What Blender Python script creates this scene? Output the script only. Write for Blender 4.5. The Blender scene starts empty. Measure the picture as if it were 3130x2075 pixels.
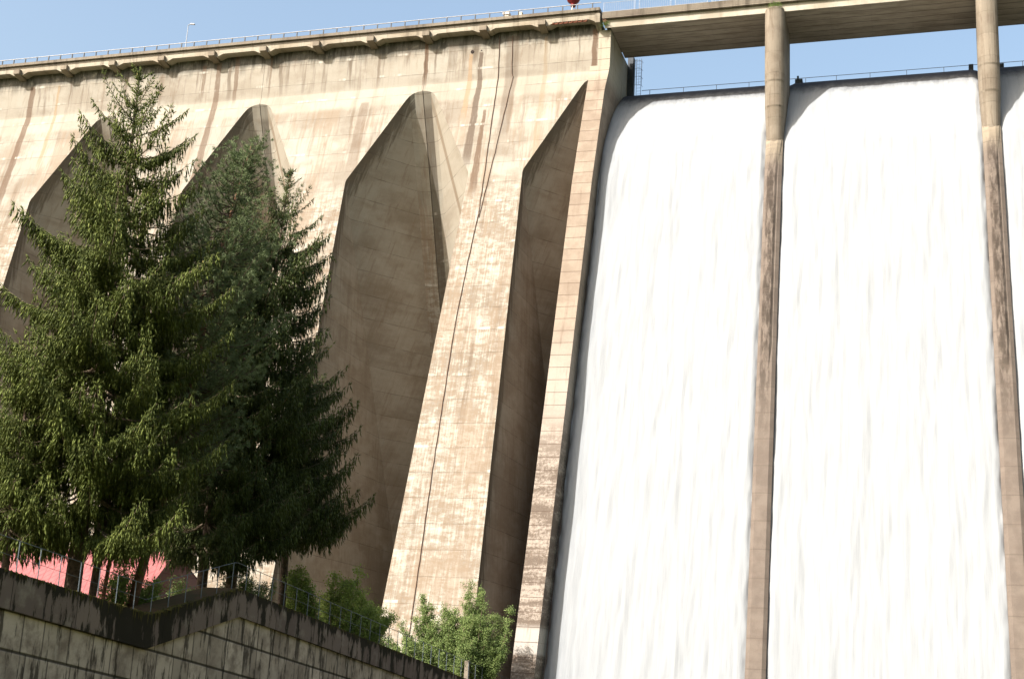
import bpy, math, random
import numpy as np
from mathutils import Vector, Matrix, noise as mnoise
R_ = math.radians
scene = bpy.context.scene
COL = scene.collection
rnd = random.Random(7)

# ------------------------------------------------------------ camera (origin of the world is the photographer's eye)
def make_camera():
    yaw, pitch, roll = -0.3022126, 0.2507934, 0.0524764
    cyw, syw = math.cos(yaw), math.sin(yaw); cp, sp = math.cos(pitch), math.sin(pitch)
    fwd = Vector((syw*cp, cyw*cp, sp)); right = Vector((cyw, -syw, 0)); up = right.cross(fwd)
    r2 = right*math.cos(roll) + up*math.sin(roll); u2 = up*math.cos(roll) - right*math.sin(roll)
    cam = bpy.data.cameras.new('camera'); ob = bpy.data.objects.new('camera', cam); COL.objects.link(ob)
    m = Matrix((r2, u2, -fwd)).transposed().to_4x4(); ob.matrix_world = m
    cam.sensor_width = 36; cam.lens = 47.73; cam.clip_start = 0.1; cam.clip_end = 3000
    scene.camera = ob
make_camera()

# ------------------------------------------------------------ object helpers
def tag(o, label=None, cat=None, group=None, kind=None):
    if label: o['label'] = label
    if cat: o['category'] = cat
    if group: o['group'] = group
    if kind: o['kind'] = kind
    return o
def empty(name, loc, label, cat, group=None):
    o = bpy.data.objects.new(name, None); COL.objects.link(o); o.location = loc
    o.empty_display_size = .2
    return tag(o, label, cat, group)
def link_mesh(name, me, mat, parent=None, smooth=False):
    o = bpy.data.objects.new(name, me); COL.objects.link(o)
    if mat: me.materials.append(mat)
    if parent is not None:
        o.parent = parent; o.matrix_parent_inverse = Matrix.Translation(-Vector(parent.location)) if parent.parent is None else Matrix()
    if smooth:
        me.polygons.foreach_set('use_smooth', [True]*len(me.polygons))
    return o
class MB:
    def __init__(s): s.v = []; s.f = []
    def box(s, x0, x1, y0, y1, z0, z1):
        b = len(s.v)
        s.v += [(x0,y0,z0),(x1,y0,z0),(x1,y1,z0),(x0,y1,z0),(x0,y0,z1),(x1,y0,z1),(x1,y1,z1),(x0,y1,z1)]
        s.f += [(b,b+3,b+2,b+1),(b+4,b+5,b+6,b+7),(b,b+1,b+5,b+4),(b+1,b+2,b+6,b+5),(b+2,b+3,b+7,b+6),(b+3,b,b+4,b+7)]
        return s
    def prism(s, prof, x0, x1):          # prof: list of (y,z) counter-clockwise seen from -x ; extruded along x
        b = len(s.v); n = len(prof)
        s.v += [(x0,y,z) for y,z in prof] + [(x1,y,z) for y,z in prof]
        s.f += [tuple(b+i for i in range(n)), tuple(b+n+i for i in reversed(range(n)))]
        s.f += [(b+i, b+n+i, b+n+(i+1)%n, b+(i+1)%n) for i in range(n)]
        return s
    def tube(s, pts, rad, n=8, cap=True):
        b0 = len(s.v); P = [Vector(p) for p in pts]
        rads = rad if isinstance(rad, (list, tuple)) else [rad]*len(P)
        for i, p in enumerate(P):
            t = (P[min(i+1, len(P)-1)] - P[max(i-1, 0)]).normalized()
            a = t.cross(Vector((0,0,1)) if abs(t.z) < .9 else Vector((1,0,0))).normalized(); c = t.cross(a)
            for k in range(n):
                an = 2*math.pi*k/n; q = p + (a*math.cos(an) + c*math.sin(an))*rads[i]; s.v.append(tuple(q))
        for i in range(len(P)-1):
            for k in range(n):
                s.f.append((b0+i*n+k, b0+i*n+(k+1)%n, b0+(i+1)*n+(k+1)%n, b0+(i+1)*n+k))
        if cap:
            s.f.append(tuple(b0+k for k in reversed(range(n)))); s.f.append(tuple(b0+(len(P)-1)*n+k for k in range(n)))
        return s
    def loft(s, rings, cap=True):
        b = len(s.v); n = len(rings[0])
        for r in rings: s.v += [tuple(p) for p in r]
        for i in range(len(rings)-1):
            for k in range(n):
                s.f.append((b+i*n+k, b+i*n+(k+1)%n, b+(i+1)*n+(k+1)%n, b+(i+1)*n+k))
        if cap:
            s.f.append(tuple(b+k for k in reversed(range(n)))); s.f.append(tuple(b+(len(rings)-1)*n+k for k in range(n)))
        return s
    def build(s, name, mat, parent=None, smooth=False):
        me = bpy.data.meshes.new(name); me.from_pydata(s.v, [], s.f); me.validate(); me.update()
        return link_mesh(name, me, mat, parent, smooth)
def copy_child(src, parent, dx=0, dy=0, dz=0):
    c = src.copy(); COL.objects.link(c); c.parent = parent; c.matrix_parent_inverse = src.matrix_parent_inverse.copy()
    c.location = (src.location[0]+dx, src.location[1]+dy, src.location[2]+dz)
    return c

# ------------------------------------------------------------ node helpers
class NT:
    def __init__(s, name, rough=.85, spec=.25):
        s.mat = bpy.data.materials.new(name); s.mat.use_nodes = True
        s.t = s.mat.node_tree; s.n = s.t.nodes; s.l = s.t.links
        s.bsdf = s.n['Principled BSDF']; s.bsdf.inputs['Roughness'].default_value = rough
        s.bsdf.inputs['Specular IOR Level'].default_value = spec
        g = s.n.new('ShaderNodeNewGeometry'); s.pos = g.outputs['Position']; s.nor = g.outputs['Normal']
        sp = s.n.new('ShaderNodeSeparateXYZ'); s.l.new(s.pos, sp.inputs[0]); s.x, s.y, s.z = sp.outputs
        sn = s.n.new('ShaderNodeSeparateXYZ'); s.l.new(g.outputs['True Normal'], sn.inputs[0]); s.nx, s.ny, s.nz = sn.outputs
    def _in(s, sock, v):
        if isinstance(v, (int, float)): sock.default_value = v
        elif isinstance(v, tuple): sock.default_value = v if len(v) == len(sock.default_value) else v + (1,)
        else: s.l.new(v, sock)
    def m(s, op, a, b=0, c=0, clamp=False):
        n = s.n.new('ShaderNodeMath'); n.operation = op; n.use_clamp = clamp
        s._in(n.inputs[0], a); s._in(n.inputs[1], b); s._in(n.inputs[2], c); return n.outputs[0]
    def vec(s, x, y, z):
        n = s.n.new('ShaderNodeCombineXYZ'); s._in(n.inputs[0], x); s._in(n.inputs[1], y); s._in(n.inputs[2], z); return n.outputs[0]
    def noise(s, v, scale=1, detail=4, rough=.55, dist=0):
        n = s.n.new('ShaderNodeTexNoise'); s.l.new(v, n.inputs['Vector']); n.inputs['Scale'].default_value = scale
        n.inputs['Detail'].default_value = detail; n.inputs['Roughness'].default_value = rough
        n.inputs['Distortion'].default_value = dist; return n.outputs['Fac']
    def step(s, v, lo, hi):                   # smooth 0..1 ramp (works for lo>hi too)
        n = s.n.new('ShaderNodeMapRange'); n.interpolation_type = 'SMOOTHSTEP'
        s._in(n.inputs[0], v)
        if lo < hi: n.inputs[1].default_value, n.inputs[2].default_value, n.inputs[3].default_value, n.inputs[4].default_value = lo, hi, 0, 1
        else: n.inputs[1].default_value, n.inputs[2].default_value, n.inputs[3].default_value, n.inputs[4].default_value = hi, lo, 1, 0
        return n.outputs[0]
    def mix(s, f, a, b, mode='MIX'):
        n = s.n.new('ShaderNodeMix'); n.data_type = 'RGBA'; n.blend_type = mode
        s._in(n.inputs[0], f); s._in(n.inputs[6], a); s._in(n.inputs[7], b); return n.outputs[2]
    def col(s, c): s._in(s.bsdf.inputs['Base Color'], c); return s
    def bump(s, h, strength=.3, dist=.05):
        n = s.n.new('ShaderNodeBump'); n.inputs['Strength'].default_value = strength; n.inputs['Distance'].default_value = dist
        s._in(n.inputs['Height'], h); s.l.new(n.outputs[0], s.bsdf.inputs['Normal']); return s

Z1_ = 48.55
def joint_lines(N, coord, period, width, phase=0.0):
    """1 on thin lines each `period` metres of coord"""
    f = N.m('FRACT', N.m('DIVIDE', N.m('ADD', coord, phase), period))
    d = N.m('MINIMUM', f, N.m('SUBTRACT', 1.0, f))
    return N.step(d, width/period, width/period*.35)

def concrete(name, light, mid, dark, lift=1.85, phase=0, joint=.55, streak=.7, band=0.0, stains=(), moss=None, patch_lo=.42, patch_hi=.62, bright=None, grain=.12):
    N = NT(name, .9, .2)
    side = N.step(N.m('ABSOLUTE', N.nx), .45, .6)            # walls that face along x take y as their running coordinate
    u = N.m('ADD', N.m('MULTIPLY', N.x, N.m('SUBTRACT', 1, side)), N.m('MULTIPLY', N.y, side))
    wob = N.m('MULTIPLY', N.m('SUBTRACT', N.noise(N.pos, .5, 2), .5), .35)
    uw = N.m('ADD', u, wob)
    v_str = N.vec(uw, side, N.m('MULTIPLY', N.z, .06))
    s1 = N.noise(v_str, 1.0, 5, .65); s2 = N.noise(N.vec(uw, 7.0, N.m('MULTIPLY', N.z, .12)), 4.5, 3, .6)
    pt = N.noise(N.vec(N.m('MULTIPLY', u, .6), N.m('MULTIPLY', N.y, .3), N.z), .42, 6, .62)
    c = N.mix(N.step(pt, patch_lo, patch_hi), light, mid)
    # pours of slightly different tone
    lv = N.m('FLOOR', N.m('DIVIDE', N.m('ADD', N.z, phase), lift))
    bl = N.m('FLOOR', N.m('DIVIDE', u, 7.55))
    wn = N.n.new('ShaderNodeTexWhiteNoise'); N.l.new(N.vec(lv, bl, 0.0), wn.inputs['Vector'])
    tone = N.m('ADD', .90, N.m('MULTIPLY', wn.outputs['Value'], .16))
    c = N.mix(1.0, c, N.vec(tone, tone, tone), 'MULTIPLY')
    if band:                                                # weathered formwork: board rows, lime runs
        low = N.m('MULTIPLY', N.step(N.z, 40.5, 36), N.m('SUBTRACT', 1, N.m('MULTIPLY', side, .8)))
        h1 = N.noise(N.vec(N.m('MULTIPLY', u, .38), 3.0, N.z), 2.3, 7, .78)
        h2 = N.noise(N.vec(N.m('MULTIPLY', u, 7), 1.0, N.m('MULTIPLY', N.z, .35)), 1.0, 5, .7)
        hh = N.m('ADD', N.m('MULTIPLY', h1, .6), N.m('MULTIPLY', h2, .4))
        c = N.mix(N.m('MULTIPLY', N.m('MULTIPLY', N.step(hh, .495, .545), low), band), c, (.205,.158,.115))
        c = N.mix(N.m('MULTIPLY', N.m('MULTIPLY', N.step(hh, .475, .43), low), .8*band), c, (.42,.39,.335))
    sk = N.m('SUBTRACT', 1, N.m('MULTIPLY', side, .65 if band else 0.0))
    c = N.mix(N.m('MULTIPLY', N.m('MULTIPLY', N.step(s1, .52, .68), sk), streak*.8), c, dark)
    c = N.mix(N.m('MULTIPLY', N.step(s2, .53, .70), streak*.5), c, tuple(x*1.25 for x in dark[:3]))
    if band:
        fld = N.noise(N.vec(N.m('MULTIPLY', u, .28), 9.0, N.m('MULTIPLY', N.z, .11)), 1.0, 5, .62)
        fz = N.step(N.z, 46.9, 46.6)
        fb = N.noise(N.vec(N.m('MULTIPLY', u, 3.2), 2.0, N.m('MULTIPLY', N.z, .12)), 1.0, 5, .7)
        front = N.m('SUBTRACT', 1, side)
        c = N.mix(N.m('MULTIPLY', N.m('MULTIPLY', N.m('MULTIPLY', N.step(N.m('ADD', N.m('MULTIPLY', fld, .6), N.m('MULTIPLY', fb, .4)), .49, .56), fz), front), .6), c, (.225,.172,.125))
        upg = N.m('MULTIPLY', N.step(N.z, 48.5, 48.62), N.step(fld, .42, .56)); c = N.mix(N.m('MULTIPLY', upg, .45), c, (.29,.26,.215))
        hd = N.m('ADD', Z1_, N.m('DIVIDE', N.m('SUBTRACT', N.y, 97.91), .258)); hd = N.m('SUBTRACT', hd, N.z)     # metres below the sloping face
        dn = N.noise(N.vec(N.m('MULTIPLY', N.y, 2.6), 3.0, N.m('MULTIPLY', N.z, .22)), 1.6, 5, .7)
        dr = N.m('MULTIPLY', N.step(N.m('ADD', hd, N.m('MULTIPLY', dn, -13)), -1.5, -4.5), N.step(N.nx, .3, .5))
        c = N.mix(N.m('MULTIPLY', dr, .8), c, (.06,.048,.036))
        jf = N.m('FRACT', N.m('DIVIDE', N.m('ADD', N.x, 39.43+151), 15.1))
        intr = N.step(N.nz, -.02, -.08)
        jm = N.m('MULTIPLY', N.m('MULTIPLY', N.step(jf, .0004, .002), N.step(jf, .056, .046)), N.m('MULTIPLY', intr, N.step(N.noise(N.vec(N.m('MULTIPLY', N.x, 3), 1.0, N.m('MULTIPLY', N.z, .3)), 1.5, 4), .15, .42)))
        c = N.mix(N.m('MULTIPLY', jm, .65), c, (.055,.048,.038))
        fw = N.m('MULTIPLY', N.m('FRACT', N.m('DIVIDE', N.m('ADD', N.x, 39.43+151), 15.1)), 15.1)
        ln = N.m('SUBTRACT', fw, N.m('ADD', .62, N.m('MULTIPLY', N.m('SUBTRACT', 47.4, N.z), .305)))
        rs = N.m('MULTIPLY', N.m('MULTIPLY', N.step(N.m('ABSOLUTE', ln), .26, .10), intr), N.m('MULTIPLY', N.step(N.z, 34, 37), N.step(N.nx, -.3, -.5)))
        c = N.mix(N.m('MULTIPLY', rs, .75), c, (.17,.125,.085))
        c = N.mix(N.m('MULTIPLY', N.m('MULTIPLY', intr, N.step(N.nx, -.3, -.5)), N.m('MULTIPLY', N.m('SUBTRACT', 1, rs), .55)), c, (.36,.335,.285))
        rn = N.noise(N.vec(N.m('MULTIPLY', uw, 1.5), 12.0, N.m('MULTIPLY', N.z, .09)), 1.0, 5, .6)
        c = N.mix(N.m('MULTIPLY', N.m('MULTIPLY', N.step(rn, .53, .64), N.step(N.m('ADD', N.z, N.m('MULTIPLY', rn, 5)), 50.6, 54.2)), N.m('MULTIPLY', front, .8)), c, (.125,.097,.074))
        alg_shade = N.m('MULTIPLY', N.step(N.z, 51.45, 51.9), N.step(N.noise(N.pos, 1.6, 6, .7), .28, .50)); c = N.mix(N.m('MULTIPLY', alg_shade, .8), c, (.085,.082,.074))  # mottled algae, deepened with crest shadow painted into the colour
    if moss:                                                # (z where it is gone, z where it is full)
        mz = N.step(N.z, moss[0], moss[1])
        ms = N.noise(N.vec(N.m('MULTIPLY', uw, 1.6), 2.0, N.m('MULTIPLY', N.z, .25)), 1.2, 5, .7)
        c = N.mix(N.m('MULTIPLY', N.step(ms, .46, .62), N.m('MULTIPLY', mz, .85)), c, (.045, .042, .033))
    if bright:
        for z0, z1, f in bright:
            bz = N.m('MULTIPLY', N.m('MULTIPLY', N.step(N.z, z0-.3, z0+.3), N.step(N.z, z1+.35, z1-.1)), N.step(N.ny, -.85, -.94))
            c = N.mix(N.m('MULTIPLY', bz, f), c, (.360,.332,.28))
    for st in stains:                                       # (x, half width top, half width bottom, z bottom, z top, strength, colour)
        x0, w0, w1, zb, zt, sg, sc = st
        t = N.m('DIVIDE', N.m('SUBTRACT', zt, N.z), zt-zb, clamp=True)
        w = N.m('ADD', w0, N.m('MULTIPLY', t, w1-w0))
        wv = N.m('MULTIPLY', N.m('SUBTRACT', N.noise(N.vec(N.m('MULTIPLY', N.x, .5), 5.0, N.z), 1.1, 4), .5), .28)
        d = N.m('DIVIDE', N.m('ABSOLUTE', N.m('ADD', N.m('SUBTRACT', N.x, x0), wv)), w)
        k = N.m('MULTIPLY', N.step(d, 1.3, .85), N.m('MULTIPLY', N.step(N.z, zb, zb+2.2), N.step(N.z, zt+.1, zt-.1)))
        k = N.m('MULTIPLY', k, N.m('MULTIPLY', N.m('SUBTRACT', 1, side), N.m('MULTIPLY', sg, N.step(N.noise(N.vec(N.m('MULTIPLY', N.x, 13), 1.0, N.m('MULTIPLY', N.z, .7)), 1, 5, .7), .22, .47))))
        c = N.mix(k, c, sc)
    if band:
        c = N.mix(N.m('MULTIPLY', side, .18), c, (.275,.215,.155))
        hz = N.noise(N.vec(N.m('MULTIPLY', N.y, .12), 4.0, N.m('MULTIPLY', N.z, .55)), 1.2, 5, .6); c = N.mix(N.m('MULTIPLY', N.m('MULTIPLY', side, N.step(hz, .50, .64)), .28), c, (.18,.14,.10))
        wl = joint_lines(N, N.z, lift, .16, phase-.12); wn3 = N.noise(N.vec(N.m('MULTIPLY', u, .25), 6.0, N.m('MULTIPLY', lv, 5.7)), 1.0, 5, .75)
        c = N.mix(N.m('MULTIPLY', N.m('MULTIPLY', N.m('MULTIPLY', wl, N.step(wn3, .55, .62)), front), .8), c, (.44,.415,.37))
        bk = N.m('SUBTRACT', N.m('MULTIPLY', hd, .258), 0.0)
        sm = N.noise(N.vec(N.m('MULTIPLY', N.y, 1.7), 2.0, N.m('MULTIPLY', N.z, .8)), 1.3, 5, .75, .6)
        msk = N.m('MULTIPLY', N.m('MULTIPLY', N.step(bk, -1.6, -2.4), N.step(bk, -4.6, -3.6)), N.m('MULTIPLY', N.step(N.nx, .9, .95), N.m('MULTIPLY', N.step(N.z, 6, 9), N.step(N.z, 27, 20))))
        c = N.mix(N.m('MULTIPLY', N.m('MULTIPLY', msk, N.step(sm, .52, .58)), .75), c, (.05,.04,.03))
    jl = joint_lines(N, N.z, lift, .035, phase)
    jn = N.step(N.noise(N.vec(N.m('MULTIPLY', u, .8), 1.0, N.m('MULTIPLY', lv, 3.1)), 1.0, 3), .38, .6)
    c = N.mix(N.m('MULTIPLY', N.m('MULTIPLY', jl, jn), joint), c, tuple(x*.55 for x in dark[:3]))
    fg = N.noise(N.pos, 9, 6, .75)
    gr = N.m('ADD', 1-grain, N.m('MULTIPLY', fg, grain*2))
    c = N.mix(1.0, c, N.vec(gr, gr, gr), 'MULTIPLY')
    N.col(c)
    hgt = N.m('ADD', N.m('MULTIPLY', fg, .5), N.m('MULTIPLY', jl, -1.2))
    N.bump(hgt, .35, .04)
    return N.mat

CL, CM, CD = (.312, .289, .248), (.235, .205, .168), (.13, .092, .064)
BR = (.115, .074, .05); GRY = (.115, .088, .068)
stains = [(-34.5, .16, .36, 39.3, 51.1, .95, GRY), (-35.4, .13, .25, 44.0, 51.0, .7, (.28,.19,.115)), (-39.40, .13, .2, 47.6, 53, .95, BR),
          (-33.6, .12, .32, 36.5, 45.5, .85, BR), (-31.8, .5, .45, 42.0, 52.3, .55, GRY), (-59.0, .2, .38, 36.0, 52.3, .75, BR),
          (-78.25, .25, .35, 38.0, 51.6, .8, BR), (-57.2, .2, .14, 47.5, 53, .7, BR), (-60.45, .18, .1, 48.2, 52.2, .65, BR),
          (-53.9, .1, .08, 47.8, 52.5, .6, BR), (-44.5, .35, .5, 39.5, 47.2, .5, BR), (-28.9, .12, .3, 38.0, 52.0, .5, (.25,.19,.125)),
          (-75.4, .1, .2, 42.0, 51.5, .7, (.28,.20,.12)), (-37.0, .4, .35, 48.6, 52.0, .4, GRY), (-24.8, .2, .22, 46.5, 52.3, .9, BR)]
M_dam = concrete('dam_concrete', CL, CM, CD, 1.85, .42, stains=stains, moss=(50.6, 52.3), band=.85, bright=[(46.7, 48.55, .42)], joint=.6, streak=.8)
M_beam = concrete('crest_concrete', (.35,.315,.255), (.28,.235,.18), (.11,.088,.066), 3.3, 0, joint=0, streak=.9)
M_edge = concrete('weathered_slab_concrete', (.20,.172,.138), (.145,.12,.096), (.055,.045,.034), 3.3, 0, joint=0, streak=.9, grain=.25)
M_bridge = concrete('bridge_concrete', (.40,.37,.315), (.31,.275,.22), (.15,.12,.09), 9, 0, joint=0, streak=.35)
M_pier = concrete('pier_concrete', (.22,.187,.148), (.17,.14,.108), (.085,.062,.045), 1.8, .1, joint=.35, streak=1.0)

def M_coping():
    N = NT('training_wall_concrete', .9, .2)
    side = N.step(N.m('ABSOLUTE', N.nx), .45, .6)
    u = N.m('ADD', N.m('MULTIPLY', N.x, N.m('SUBTRACT', 1, side)), N.m('MULTIPLY', N.y, side))
    per = .97
    lv = N.m('FLOOR', N.m('DIVIDE', N.z, per))
    wn = N.n.new('ShaderNodeTexWhiteNoise'); wn.noise_dimensions = '1D'; N.l.new(lv, wn.inputs['W'])
    pn = N.noise(N.pos, .8, 6, .6)
    c = N.mix(N.step(pn, .35, .65), (.30,.245,.195), (.225,.178,.138))
    c = N.mix(N.m('MULTIPLY', wn.outputs['Value'], .55), c, (.20,.155,.12))
    up = N.step(N.z, 47.0, 48.6); c = N.mix(up, c, (.36,.325,.26))
    # lower part: dark crust with lime runs
    low = N.step(N.z, 20.5, 14)
    d1 = N.m('ADD', N.m('MULTIPLY', N.noise(N.vec(N.m('MULTIPLY', u, .2), 1.0, N.m('MULTIPLY', N.z, .9)), 1.0, 6, .75), .62), N.m('MULTIPLY', N.noise(N.vec(N.m('MULTIPLY', u, 5), 1.0, N.m('MULTIPLY', N.z, 5)), 1.0, 6, .8), .38))
    c = N.mix(N.m('MULTIPLY', N.step(N.z, 27, 21), .55), c, (.36,.32,.285))
    c = N.mix(N.m('MULTIPLY', N.m('MULTIPLY', low, N.step(d1, .44, .53)), .85), c, (.09,.066,.05))
    sp = N.noise(N.pos, 14, 4, .8)
    c = N.mix(N.m('MULTIPLY', N.m('MULTIPLY', low, N.step(sp, .56, .68)), .5), c, (.34,.30,.27))
    c = N.mix(N.m('MULTIPLY', N.step(N.z, 4.2, 3.6), N.step(N.z, 2.0, 2.3)), c, (.36,.33,.30))
    s1 = N.noise(N.vec(u, side, N.m('MULTIPLY', N.z, .1)), 2.2, 5, .65)
    c = N.mix(N.m('MULTIPLY', N.step(s1, .52, .7), .5), c, (.14,.10,.075))
    jl = joint_lines(N, N.z, per, .03)
    c = N.mix(N.m('MULTIPLY', jl, N.m('SUBTRACT', .85, N.m('MULTIPLY', side, .6))), c, (.09,.06,.045))
    fg = N.noise(N.pos, 10, 6, .75); gr = N.m('ADD', .85, N.m('MULTIPLY', fg, .3))
    c = N.mix(1.0, c, N.vec(gr, gr, gr), 'MULTIPLY')
    N.col(c).bump(N.m('ADD', N.m('MULTIPLY', fg, .5), N.m('MULTIPLY', jl, -1)), .4, .04)
    return N.mat
M_cope = M_coping()
def M_divider():
    N = NT('divider_wall_concrete', .85, .3)
    pn = N.noise(N.pos, .9, 5, .6)
    c = N.mix(N.step(pn, .35, .65), (.155,.126,.105), (.12,.096,.08))
    c = N.mix(N.m('MULTIPLY', N.step(N.z, 38.5, 41), .8), c, (.27,.225,.165))
    st = N.noise(N.vec(N.m('MULTIPLY', N.x, 2.2), 1.0, N.m('MULTIPLY', N.z, .5)), 1.1, 5, .7)
    md = N.m('MULTIPLY', N.step(N.z, 14, 26), N.step(N.z, 41.6, 38))
    rid = N.step(N.m('ABSOLUTE', N.m('SUBTRACT', N.m('FRACT', N.m('DIVIDE', N.m('ADD', N.x, 11.15), 15.65)), .048)), .030, .016)
    c = N.mix(N.m('MULTIPLY', N.m('MULTIPLY', N.step(st, .40, .56), md), rid), c, (.045,.034,.026))
    jl = joint_lines(N, N.z, 1.9, .06); c = N.mix(N.m('MULTIPLY', jl, .45), c, (.08,.062,.05))
    hb = N.noise(N.vec(N.m('MULTIPLY', N.x, .4), 2.0, N.m('MULTIPLY', N.z, 2.2)), 1.2, 5, .7); c = N.mix(N.m('MULTIPLY', N.step(hb, .5, .62), .35), c, (.12,.092,.075))
    fg = N.noise(N.pos, 12, 6, .75); gr = N.m('ADD', .85, N.m('MULTIPLY', fg, .3))
    c = N.mix(1.0, c, N.vec(gr, gr, gr), 'MULTIPLY'); N.col(c).bump(fg, .4, .03); return N.mat
M_div = M_divider()

def plain(name, colr, rough=.6, metal=0, var=.15, scale=6):
    N = NT(name, rough, .4); N.bsdf.inputs['Metallic'].default_value = metal
    f = N.noise(N.pos, scale, 5, .6)
    N.col(N.mix(N.step(f, .3, .7), tuple(x*(1-var) for x in colr), tuple(min(.9, x*(1+var)) for x in colr))); return N.mat
M_rail = plain('galvanised_rail', (.34,.33,.33), .5, .3)
M_post = plain('dark_post_paint', (.03,.03,.035), .6)
M_pale = plain('pale_painted_steel', (.36,.38,.42), .5)
M_white = plain('white_cabinet_paint', (.5,.45,.39), .6)
M_red = plain('red_enamel', (.17,.012,.014), .35)
M_dark = plain('dark_steel', (.035,.045,.06), .6)
M_cable = plain('dark_rubber_cable', (.085,.04,.025), .8)
M_fence = plain('blue_grey_fence_steel', (.13,.155,.18), .5, .4)
M_hole = plain('dark_pipe_mouth', (.02,.012,.01), .9)

def M_water():
    N = NT('white_water', .9, .05)
    a = N.noise(N.vec(N.m('MULTIPLY', N.x, 4.5), 1.0, N.m('MULTIPLY', N.z, .2)), 1.0, 6, .65)
    b = N.noise(N.vec(N.m('MULTIPLY', N.x, 15), 4.0, N.m('MULTIPLY', N.z, .6)), 1.0, 5, .7)
    k = N.m('ADD', N.m('MULTIPLY', a, .6), N.m('MULTIPLY', b, .4))
    b2 = N.noise(N.vec(N.m('MULTIPLY', N.x, 24), 4.0, N.m('MULTIPLY', N.z, 1.1)), 1.0, 4, .75)
    k = N.m('ADD', N.m('MULTIPLY', k, .7), N.m('MULTIPLY', b2, .3))
    c = N.mix(N.step(k, .40, .66), (.296,.311,.331), (.254,.267,.284))
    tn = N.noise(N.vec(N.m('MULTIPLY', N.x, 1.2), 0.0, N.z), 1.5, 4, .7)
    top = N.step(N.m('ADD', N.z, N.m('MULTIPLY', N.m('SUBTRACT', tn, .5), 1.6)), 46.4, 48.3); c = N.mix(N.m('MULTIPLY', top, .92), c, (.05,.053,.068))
    N.col(c); N.bump(N.m('ADD', N.m('MULTIPLY', a, .4), N.m('MULTIPLY', N.m('ADD', b, b2), .5)), .35, .08)
    return N.mat
M_wat = M_water()

# ------------------------------------------------------------ the dam
Y0, Z1, SL = 97.91, 48.55, .258
def yface(z): return Y0 if z >= Z1 else Y0 - SL*(Z1-z)
MS = .456
def ycrease(z): return 95.5 + MS*(39.5-z)
HALF = 7.55; GAP = 5.32
SLOT = [(GAP, 0), (1.4, 5.46), (1.12, 5.78), (.72, 5.99), (.36, 6.06), (.03, 6.1), (.03, 6.8)]   # half gap, depth behind crease
def gap_at(d):
    if d <= 0: return GAP
    for (g0, d0), (g1, d1) in zip(SLOT, SLOT[1:]):
        if d <= d1: return g0 + (g1-g0)*(d-d0)/(d1-d0)
    return .012
TOPZ = 52.9
def buttress(cx, parent):
    zs = sorted(set([-6, 0, 5, 10, 15, 20, 25, 30, 34, 37, 38.5, 39.2, 39.5] + [39.5+.35*i for i in range(1, 21)] + [46.6+.08*i for i in range(19)] + [48.3, 48.55, 49, 50, 51, 52, TOPZ]))
    rings = []
    for z in zs:
        yf, yc = yface(z), ycrease(z)
        web = 2.23 + max(0, 39.5-z)*.031
        half = []                                            # right half profile, front to back : (half width, y)
        ds = [d for g, d in SLOT]
        if z < 39.5:
            dfl = (web-2.23)*5.46/3.92
            half = [(web, yf), (web, yc+dfl)]
            for g, d in SLOT[1:]: half.append((HALF-g, yc+d))
        else:
            d0 = yf-yc; g0 = gap_at(d0)
            if d0 > 6.8: g0 = .012
            wf = HALF - g0
            half = [(wf, yf), (wf, yf)]
            for g, d in SLOT[1:]:
                if d <= d0: half.append((wf, yf))
                else: half.append((max(wf, HALF-g), max(yf, yc+d)))
            if z > 48.0: half = [(HALF-.012, yf)]*2 + [(HALF-.012, yf)]*(len(SLOT)-1)
        yb = yc + 12 if z < 45 else max(104.5, yf+3)
        yb = max(yb, half[-1][1]+.5)
        hw = max(HALF-.012, half[-1][0]) if z > 47.9 else HALF-.012
        half = half + [(max(half[-1][0], hw), half[-1][1]+.02), (hw, yb)]
        right = [(cx+h, y, z) for h, y in half]; left = [(cx-h, y, z) for h, y in reversed(half)]
        rings.append(left[::1][::-1][::-1] + right)
    mb = MB()
    mb.loft([[p for p in r] for r in rings])
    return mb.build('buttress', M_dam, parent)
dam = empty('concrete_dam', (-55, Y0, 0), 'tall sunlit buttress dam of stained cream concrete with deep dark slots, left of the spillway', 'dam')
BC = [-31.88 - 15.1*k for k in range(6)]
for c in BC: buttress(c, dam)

XE = -24.2
# crest: lip, groove and fascia beam in one continuous profile
lip = MB().prism([(96.85, 53.36), (96.85, 53.62), (99.0, 53.66), (99.0, 53.36)], -112, XE-.05)
lip.build('parapet_slab', M_edge, dam)
grv = MB().prism([(97.02, 53.14), (97.02, 53.36), (98.5, 53.36), (98.5, 53.14)], -112, XE-.10)
grv.build('slab_groove', M_edge, dam)
# fascia beam with haunches over each bracket
BRX = [-29.07 - 5.033*k for k in range(16)] + [-24.15]
def fascia():
    mb = MB(); xs = sorted(BRX)
    pts = []
    prev = -112
    for bx in xs:
        for dx, z in ((-1.0, 52.74), (-.5, 52.50), (.5, 52.50), (1.0, 52.74)):
            if bx+dx < XE-.1: pts.append((bx+dx, z))
    pts = [(-112, 52.72)] + pts + [(XE-.1, 52.42)]
    v = []; n = len(pts)
    for x, z in pts: v += [(x, 97.06, z), (x, 97.06, 53.139), (x, 98.2, 53.139), (x, 98.2, z)]
    mb.v = v
    for i in range(n-1):
        a = 4*i; b = a+4
        for j in range(4): mb.f.append((a+j, a+(j+1)%4, b+(j+1)%4, b+j))
    mb.f += [(3,2,1,0), (4*n-4, 4*n-3, 4*n-2, 4*n-1)]
    return mb.build('fascia_beam', M_beam, dam)
fascia()
def bracket_mb(bx):
    return MB().prism([(96.72, 52.50), (96.72, 52.92), (96.86, 52.95), (98.1, 52.95), (98.1, 52.22), (97.87, 52.26)], bx-.31, bx+.31)
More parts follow.
